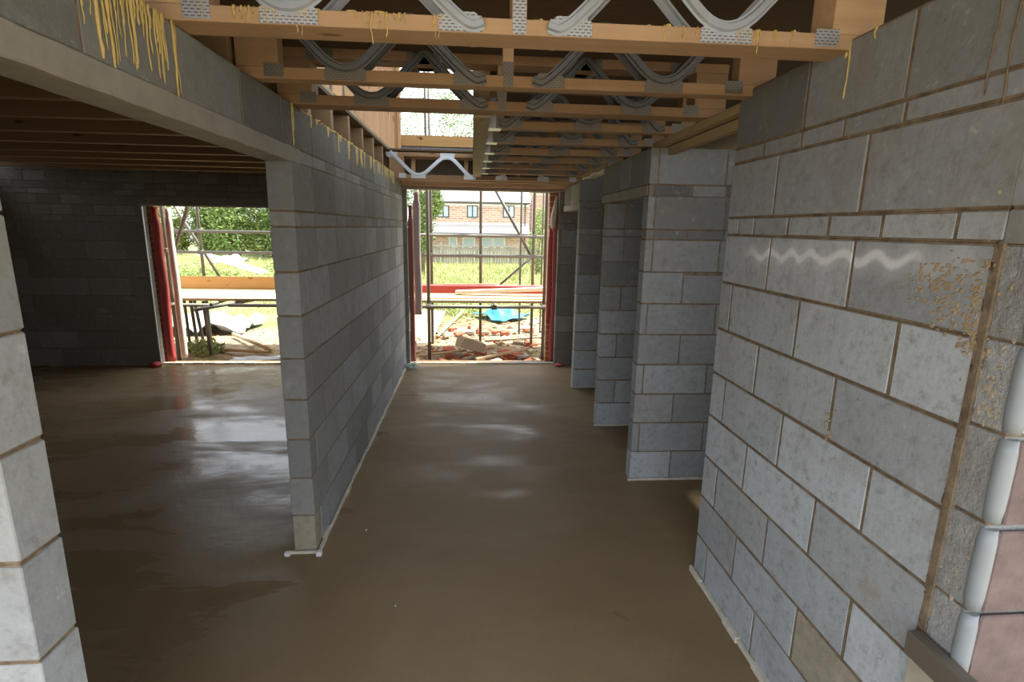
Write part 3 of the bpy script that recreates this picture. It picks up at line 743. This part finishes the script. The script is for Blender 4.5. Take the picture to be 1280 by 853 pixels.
tb('brace', (.26, 8.70, 2.5), (1.02, 8.70, 1.18)); tb('brace', (.35, 8.7, .74), (1.0, 8.7, 1.32), .018)
tb('brace', (-3.55, 7.48, 2.45), (-4.02, 7.48, 1.28)); tb('brace', (-4.75, 8.7, 2.35), (-3.9, 8.7, .74), .02)
for (x, y, z) in ((-.615, 7.40, .655), (1.01, 7.40, .655), (-.66, 8.6, 1.30), (-.66, 8.6, 1.615), (.125, 8.6, 1.615), (.125, 8.6, 1.30), (.975, 8.6, 1.615), (.975, 8.6, 1.30), (-4.19, 8.6, 1.615), (-4.19, 8.6, 1.30), (-4.05, 7.4, 1.38), (-4.05, 7.4, .655), (.30, 7.37, .655)):
    MB().box((x - .04, y - .045, z - .032), (x + .04, y + .045, z + .032), jit=.006).build('coupler', M['tube'], sc_, bevel=.008)
gb = 'scaffold boards of the working platform outside the openings'
for k in range(5):
    o = MB().box((-6.1, 7.42 + k * .232, .706), (-2.2 - .15 * (k % 2), 7.42 + k * .232 + .222, .743)).build('scaffold_board', M['board'], bevel=.003)
    tag(o, 'weathered scaffold board of the platform outside the left room', 'board', gb + ', left')
    o = MB().box((-1.6, 7.42 + k * .232, .700), (2.5, 7.42 + k * .232 + .222, .737)).build('scaffold_board', M['board'], bevel=.003)
    tag(o, 'weathered scaffold board of the platform outside the hall opening', 'board', gb + ', right')
tag(MB().box((-6.1, 8.50, .745), (-2.2, 8.535, .935)).build('toe_board', M['plank'], bevel=.003), 'broad yellow plank set on edge along the left platform', 'plank')
tag(MB().box((-3.85, 7.40, .655 + .12), (-1.7, 7.425, .655 + .125)).build('thin_batten', M['dark_board']), 'thin dark batten along the front of the left platform', 'batten') if False else None
# things lying on the hall platform
for k in range(5):
    z0 = .738 + k * .024
    o = MB().box((-1.5, 8.24 - .0 * k, z0), (1.35 + .02 * k, 8.46, z0 + .021)).build('red_closer_length', M['red_dpc'], bevel=.004)
    tag(o, '%s red cavity closer length, counting up the stack on the hall platform' % ordw[k], 'cavity closer', 'red lengths stacked on the platform')
mb = MB().beam((-.26, 8.05, .775), (1.35, 7.95, .86), .12, .055); tag(mb.build('white_plank', M['rag'], bevel=.004), 'long off-white plank lying in front of the red stack', 'plank')
mb = MB().beam((-.45, 8.33, .868), (.35, 8.36, .874), .05, .012); tag(mb.build('pale_lath', M['board'], bevel=.002), 'thin pale lath lying on top of the red stack', 'lath')
mb = MB().beam((-1.5, 7.62, .745), (1.3, 7.60, .745), .10, .016); tag(mb.build('white_plank', M['board'], bevel=.002), 'thin cream board along the middle of the hall platform', 'plank')

# ------------------------------------------------------------------ rubble and site debris
r_ = random.Random(21); mb = MB()
for i in range(900):
    y = 7.1 + 4.5 * r_.random() ** 1.3; x = r_.uniform(-1.6, 2.3) * (y / 8); s = r_.uniform(.012, .045)
    mb.lump((x, y, gh(x, y) + s * .3), (s * r_.uniform(.7, 1.6), s, s * .6), m=0 if r_.random() < .62 else 1, amp=.5, seed=i, sub=1)
for i in range(500):
    y = 7.1 + 4.9 * r_.random(); x = r_.uniform(-4.9, -1.7) * (y / 7); s = r_.uniform(.008, .025)
    mb.lump((x, y, gh(x, y) + s * .2), (s * 1.3, s, s * .5), m=0, amp=.5, seed=i, sub=1)
tag(mb.build('site_rubble', [M['rubble'], M['brickred']]), 'small mixed rubble scattered on the ground outside both openings', 'rubble', kind='stuff')
kinds = [('broken_brick', 'brickred', 'broken red brick lying in the rubble beyond the hall opening', 'brick', 'broken bricks in the rubble'),
         ('stone_lump', 'stone', 'pale lump of stone lying in the rubble beyond the hall opening', 'stone', 'pale lumps in the rubble')]
for i in range(80):
    y = 7.15 + 3.2 * r_.random(); x = r_.uniform(-.95, 1.2) * (y / 7.2); kd = kinds[0 if r_.random() < .5 else 1]
    s = r_.uniform(.6, 1.0); Mx = Matrix.Translation((x, y, gh(x, y) + .04)) @ Matrix.Rotation(r_.random() * 6, 4, 'Z') @ Matrix.Rotation(r_.uniform(-.5, .5), 4, 'X')
    q = MB().box((-.1 * s, -.05 * s, -.032 * s), (.1 * s, .05 * s, .032 * s), M=Mx, jit=.01)
    tag(q.build(kd[0], M[kd[1]], bevel=.006), kd[2], kd[3], kd[4])
Mx = Matrix.Translation((-.03, 7.75, .03)) @ Matrix.Rotation(.5, 4, 'Z') @ Matrix.Rotation(.35, 4, 'Y')
tag(MB().box((-.2, -.11, -.08), (.2, .11, .08), M=Mx, jit=.012).build('concrete_block', M['stone'], bevel=.008), 'large pale tilted block lying in the middle of the rubble', 'block')
def sheet(name, cx, cy, sx, sy, amp, mat, label, cat, seed=0, zoff=.04, rot=0, thick=.012, hump=0, n_=22):
    mb = MB(); c, s_ = math.cos(rot), math.sin(rot)
    for j in range(n_ + 1):
        for i in range(n_ + 1):
            u = i / n_ * 2 - 1; v = j / n_ * 2 - 1
            e = 1 + .18 * noise.noise(Vector((u * 2, v * 2, seed + 9)))
            x = cx + (u * sx * c - v * sy * s_) * e; y = cy + (u * sx * s_ + v * sy * c) * e
            mb.v.append((x, y, gh(x, y) + zoff + amp * abs(noise.noise(Vector((x * 3, y * 3, seed)))) + hump * max(0, 1 - u * u - v * v)))
    for j in range(n_):
        for i in range(n_): mb.face([j * (n_ + 1) + i, j * (n_ + 1) + i + 1, (j + 1) * (n_ + 1) + i + 1, (j + 1) * (n_ + 1) + i], sm=True)
    return tag(mb.build(name, M[mat], solid=thick), label, cat)
sheet('tarpaulin', .62, 11.1, .46, .42, .2, 'blue', 'crumpled bright blue tarpaulin on the rubble', 'tarpaulin', 2, rot=-.9, hump=.12)
sheet('plastic_sheet', -4.95, 9.8, .95, .62, .30, 'whitetarp', 'pale grey plastic sheet heaped on the ground outside the left room', 'sheet', 4, hump=.14)
sheet('plastic_scrap', .78, 7.55, .13, .10, .05, 'whitetarp', 'scrap of white plastic in the rubble near the right standard', 'scrap', 6)
sheet('plastic_scrap', -3.05, 7.5, .35, .12, .03, 'whitetarp', 'flat white plastic scrap near the sill of the left opening', 'scrap', 7)
mb = MB().box((-1.85, 8.7, .10), (-.60, 10.2, .118)); 
Mx = Matrix.Translation((-1.15, 9.35, gh(-1.1, 9.3) + .17)) @ Matrix.Rotation(.22, 4, 'X') @ Matrix.Rotation(-.12, 4, 'Z')
tag(MB().box((-.62, -.75, -.009), (.55, .75, .009), M=Mx).build('plywood_sheet', M['ply']), 'cream plywood sheet lying on the rubble at the left', 'plywood')
for k, (p, q, w, lab) in enumerate((((-1.0, 7.3, -.07), (-.1, 7.75, -.06), .05, 'timber offcut lying in the rubble at the left'), ((.05, 7.2, -.06), (.85, 7.75, -.02), .05, 'long timber offcut lying diagonally in the rubble'),
        ((.2, 8.5, -.08), (1.2, 8.75, -.06), .05, 'timber offcut behind the red bricks'), ((-.6, 8.9, -.08), (-.2, 11.2, .0), .04, 'thin pole lying away into the grass'))):
    tag(MB().beam(p, q, w, .03).build('timber_offcut', M['board'], bevel=.003), lab, 'timber')
for k, (p, q, r, lab) in enumerate((((-4.1, 7.62, .70), (-4.85, 8.9, -.13), .02, 'short steel pole leaning at the left of the left room opening'), ((-4.02, 7.65, .70), (-4.40, 8.4, -.13), .02, 'steel pole leaning second from the left under the platform'),
        ((-3.92, 7.62, .70), (-4.34, 8.5, -.13), .022, 'steel pole leaning third from the left under the platform'), ((-3.86, 7.60, .70), (-4.24, 8.5, -.13), .022, 'steel pole leaning fourth from the left under the platform'), ((-3.70, 7.52, .68), (-3.80, 7.78, -.14), .022, 'upright steel pole under the end of the left ledger'),
        ((-4.0, 9.0, -.07), (-2.9, 7.75, -.07), .03, 'long pale pole lying on the ground outside the left room'), ((-3.7, 7.95, -.1), (-2.9, 7.8, -.1), .025, 'second pale pole lying beside the longer one'))):
    tag(MB().tube([p, q], r, 10).build('steel_pole', M['tube'] if k < 5 else M['board']), lab, 'pole')
# ladder lying in the far greenery
la = empty('ladder', (-6.6, 16.0, .15), 'aluminium ladder lying in the weeds beyond the left platform', 'ladder')
for dy in (0, .42): MB().beam((-9.0, 18.2 + dy, .75), (-5.6, 14.6 + dy, .45), .05, .07).build('stile', M['whitepaint'], la)
for k in range(9):
    t = (k + .5) / 9; x = -9.0 + 3.4 * t; y = 18.2 - 3.6 * t; z = .75 - .3 * t
    MB().tube([(x, y, z), (x, y + .42, z)], .018, 6).build('rung', M['whitepaint'], la)
sheet('plastic_sheet', -8.0, 18.3, .5, .35, .2, 'whitetarp', 'crumpled white sheet beside the ladder in the weeds', 'sheet', 14, zoff=.4, hump=.2)

# ------------------------------------------------------------------ vegetation
def leaves(mb, c, R, n_, s, r_, m=0, shell=.45):
    for i in range(n_):
        while True:
            d = Vector((r_.uniform(-1, 1), r_.uniform(-1, 1), r_.uniform(-1, 1)))
            if shell < d.length < 1: break
        k = 1 + .35 * noise.noise(d * 2.2 + Vector(c))
        p = Vector(c) + Vector((d.x * R[0], d.y * R[1], d.z * R[2])) * k
        if p.z < gh(p.x, p.y): continue
        a = Vector((r_.gauss(0, 1), r_.gauss(0, 1), r_.gauss(0, .6))).normalized(); b_ = a.cross(Vector((r_.gauss(0, 1), r_.gauss(0, 1), r_.gauss(0, 1)))).normalized()
        L = s * r_.uniform(.6, 1.3); w = L * .45; q = len(mb.v)
        mb.v += [p - a * L, p + b_ * w, p + a * L, p - b_ * w]; mb.face([q, q + 1, q + 2, q + 3], m)
def tree(name, base, trunk_h, crowns, n_, s, label, cat, seed, mats=('leaf', 'leaf2'), group=None):
    r_ = random.Random(seed); z = gh(base[0], base[1])
    t = empty(name, (base[0], base[1], z), label, cat, group)
    tk = MB(); tk.tube([(base[0], base[1], z - .1), (base[0] + .05, base[1], z + trunk_h * .6), (base[0], base[1], z + trunk_h)], [.13, .10, .06], 8)
    for c, R in crowns:
        tk.tube([(base[0], base[1], z + trunk_h * .5), tuple(c)], [.05, .015], 6)
    tk.build('trunk' if trunk_h > 1 else 'stems', M['bark'], t)
    mb = MB()
    for c, R in crowns: 
        leaves(mb, c, R, int(n_ * .5), s, r_, 0); leaves(mb, c, R, int(n_ * .5), s, r_, 1)
    mb.build('foliage', [M[mats[0]], M[mats[1]]], t); return t
tree('broadleaf_tree', (-1.9, 20, 0), 3.4, [((-1.85, 20, 2.6), (.62, .6, 1.3)), ((-1.5, 20, 2.55), (.45, .5, .55)), ((-1.3, 20.5, 5.3), (1.5, 1.2, 1.6)), ((-.2, 21, 5.6), (1.2, 1.0, 1.4)), ((-1.9, 19.8, 1.4), (.5, .4, .6))], 2600, .05, 'leafy green tree at the left of the view through the hall opening', 'tree', 1)
tree('bush', (2.55, 21, 0), .8, [((2.55, 21, .9), (.45, .5, 1.0)), ((2.75, 21.5, 1.9), (.35, .4, .7))], 1600, .045, 'yellow-green bush at the right of the fence', 'bush', 2, ('leaf2', 'leaf2'))
tree('bush', (-2.15, 17, 0), .5, [((-2.15, 17, .75), (.28, .4, .55))], 900, .04, 'small green bush low at the left of the view down the hall', 'bush', 12, ('leaf2', 'leaf'))
hl = ['tall dark green tree at the far left of the left room view', 'bright green tree left of the middle in the left room view', 'bright green tree at the middle of the left room view', 'tall yellow-green tree right of the middle in the left room view', 'yellow-green tree at the right of the left room view', 'browning tree at the right edge of the left room view']
for k, (x, y, h) in enumerate(((-17.6, 28, 4.6), (-15.4, 27, 4.2), (-13.6, 29, 4.8), (-11.7, 27, 4.6), (-9.9, 27.5, 4.6), (-8.4, 26.5, 4.4))):
    tree('hedge_tree', (x, y, 0), 2.4, [((x, y, h * .55), (1.0, .9, h * .45)), ((x + .2, y - .2, h * .28), (.9, .8, h * .28)), ((x - .1, y + .1, h * .9), (.85, .8, h * .3))], 3400, .085, hl[k], 'tree', 20 + k, ('leaf2', 'leaf') if k in (1, 2, 3, 4) else ('leaf', 'grass'), 'trees behind the site on the left')
for k, (x, h, lab) in enumerate(((-20.0, 5.2, 'pale tree half hidden behind the far left trees'), (-17.4, 5.0, 'pale tree showing between the first and second of the left trees'), (-15.0, 5.2, 'pale tree filling the gap behind the middle left trees'), (-12.4, 5.0, 'pale tree behind the yellow-green tree of the left view'))):
    tree('hedge_tree', (x, 32.5, 0), 2.0, [((x, 32.5, h * .45), (1.15, 1.0, h * .48)), ((x + .1, 32.4, .9), (1.1, .9, 1.0))], 3000, .1, lab, 'tree', 40 + k, ('leaf2', 'grass'), 'trees behind the site on the left')
for k, (x, y, lab) in enumerate(((-9.2, 17.5, 'low green weeds in front of the trees'), (-7.6, 15.5, 'low clump of weeds near the left standard'), (-6.4, 19, 'low clump of weeds beyond the ladder'), (-3.95, 7.9, 'small weed clump at the foot of the leaning poles'), (-.2, 11.6, 'green weed clump beyond the rubble'), (-.75, 12.2, 'green weed clump left of the rubble heap'))):
    r0 = (1.2, 1.0, .42) if y > 14 else (.28, .25, .16) if y < 9 else (.45, .4, .22)
    mb = MB(); leaves(mb, (x, y, gh(x, y) + r0[2] * .3), r0, 1600 if y > 14 else 900, .05 if y > 14 else .028, random.Random(60 + k), shell=.1)
    tag(mb.build('weed_clump', M['leaf2']), lab, 'weeds')
r_ = random.Random(77); mb = MB()
for i in range(26000):
    y = 11.2 + 14.5 * r_.random(); x = r_.uniform(-.24, .14) * y * 1.0
    if r_.random() < .35: x = r_.uniform(-.62, -.30) * y
    z = gh(x, y); h = r_.uniform(.08, .30) * (.45 + .5 * (noise.noise(Vector((x * .7, y * .7, 8))) + .6)) * (1.0 if y > 14 else .5)
    a = r_.random() * 6; w = .012; lx = r_.gauss(0, .08); ly = r_.gauss(0, .08); q = len(mb.v)
    mb.v += [Vector((x - w * math.cos(a), y - w * math.sin(a), z)), Vector((x + w * math.cos(a), y + w * math.sin(a), z)), Vector((x + lx, y + ly, z + h))]
    mb.face([q, q + 1, q + 2], 0 if r_.random() < .6 else 1)
tag(mb.build('long_grass', [M['grass'], M['leaf2']]), 'long dry yellow-green grass between the rubble and the fence', 'grass', kind='stuff')

# ------------------------------------------------------------------ fence
fe = empty('timber_fence', (.5, 26, -.05), 'weathered grey board fence across the far end of the field', 'fence')
for k in range(9):
    x = -3.2 + k * .82
    MB().box((x, 25.93, -.1), (x + .09, 26.02, .98)).build('fence_post', M['fence'], fe)
    mb = MB()
    for j in range(6): mb.box((x + .09 + j * .12, 26.0, .0), (x + .09 + j * .12 + .112, 26.02, .80 + .03 * math.sin(j * 2 + k)))
    mb.build('fence_panel', M['fence'], fe)
for z in (.82, .32): MB().box((-3.2, 25.9, z), (4.2, 25.93, z + .07)).build('rail', M['fence'], fe)

# ------------------------------------------------------------------ houses
def house(name, x0, x1, y0, y1, ze, zr, label, wins, lean=None, low=()):
    t = empty(name, ((x0 + x1) / 2, y0, -.6), label, 'house')
    MB().box((x0, y0, -.6), (x1, y1, ze)).build('wall', M['brick_far'], t)
    mb = MB(); ym = (y0 + y1) / 2; n1 = len(mb.v)
    mb.v += [Vector(v) for v in ((x0 - .15, y0 - .35, ze - .05), (x1 + .15, y0 - .35, ze - .05), (x1 + .15, ym, zr), (x0 - .15, ym, zr), (x1 + .15, y1 + .3, ze), (x0 - .15, y1 + .3, ze))]
    mb.face([0, 1, 2, 3]); mb.face([3, 2, 4, 5]); mb.face([0, 3, 5]); mb.face([1, 4, 2]); mb.face([0, 5, 4, 1])
    mb.build('roof', M['rooftile'], t)
    MB().box((x0 - .1, y0 - .42, ze - .16), (x1 + .1, y0 - .32, ze - .02)).build('gutter', M['darkframe'], t)
    MB().box((x0, y0 - .05, ze - .42), (x1, y0 - .01, ze - .22)).build('fascia', M['whitepaint'], t)
    for (a, b_, z0, z1) in wins:
        w = MB().box((a, y0 - .06, z0), (b_, y0 - .005, z1)).build('window', M['darkframe'], t)
        m = (a + b_) / 2
        MB().box((a + .1, y0 - .085, z0 + .1), (m - .06, y0 - .062, z1 - .08)).build('pane', M['glassy'], w)
        MB().box((m + .06, y0 - .085, z0 + .1), (b_ - .1, y0 - .062, z1 - .08)).build('pane', M['glassy'], w)
    if lean:
        mb = MB(); z0, z1, d = lean
        mb.v += [Vector(v) for v in ((x0 + .1, y0 - d, z0), (x1 - .0, y0 - d, z0), (x1 - .0, y0 - .02, z1), (x0 + .1, y0 - .02, z1), (x0 + .1, y0 - d, z0 - .08), (x1, y0 - d, z0 - .08), (x1, y0 - .02, z1 - .1), (x0 + .1, y0 - .02, z1 - .1))]
        for q in ((0, 1, 2, 3), (7, 6, 5, 4), (0, 4, 5, 1), (1, 5, 6, 2), (2, 6, 7, 3), (3, 7, 4, 0)): mb.face(list(q))
        mb.build('porch_roof', M['rooftile'], t)
        MB().box((x0 + .1, y0 - d - .06, z0 - .16), (x1, y0 - d - .005, z0 - .04)).build('gutter', M['darkframe'], t)
        MB().box((x0 + .1, y0 - .09, z1 - .0), (x1, y0 - .03, z1 + .18)).build('fascia', M['whitepaint'], t)
    for (a, b_, z0, z1) in low:
        w = MB().box((a, y0 - .07, z0), (b_, y0 - .01, z1)).build('window', M['whitepaint'], t)
        MB().box((a + .08, y0 - .095, z0 + .08), (b_ - .08, y0 - .072, z1 - .06)).build('pane', M['glassy'], w)
    MB().tube([(x1 - .35, y0 - .1, -.3), (x1 - .35, y0 - .1, ze - .1)], .06, 6).build('downpipe', M['darkframe'], t)
    return t
house('brick_house', -5.2, 5.35, 52, 60, 4.12, 7.2, 'long red brick terrace with pale tiled roof behind the fence',
      [(-3.35, -2.25, 2.6, 3.72), (-.55, .47, 2.62, 3.76), (2.87, 3.98, 2.68, 3.82), (-5.1, -4.3, 2.6, 3.7)], lean=(1.22, 1.95, 1.5), low=[(-1.0, .2, -.2, .75), (.85, 1.9, -.2, .75), (1.95, 3.1, -.2, .75), (-2.3, -1.5, -.2, .75)])
house('brick_house', 6.3, 12.5, 58, 66, 5.6, 8.6, 'second brick house standing beyond the right end of the terrace', [(8.0, 9.2, 3.2, 4.4)])
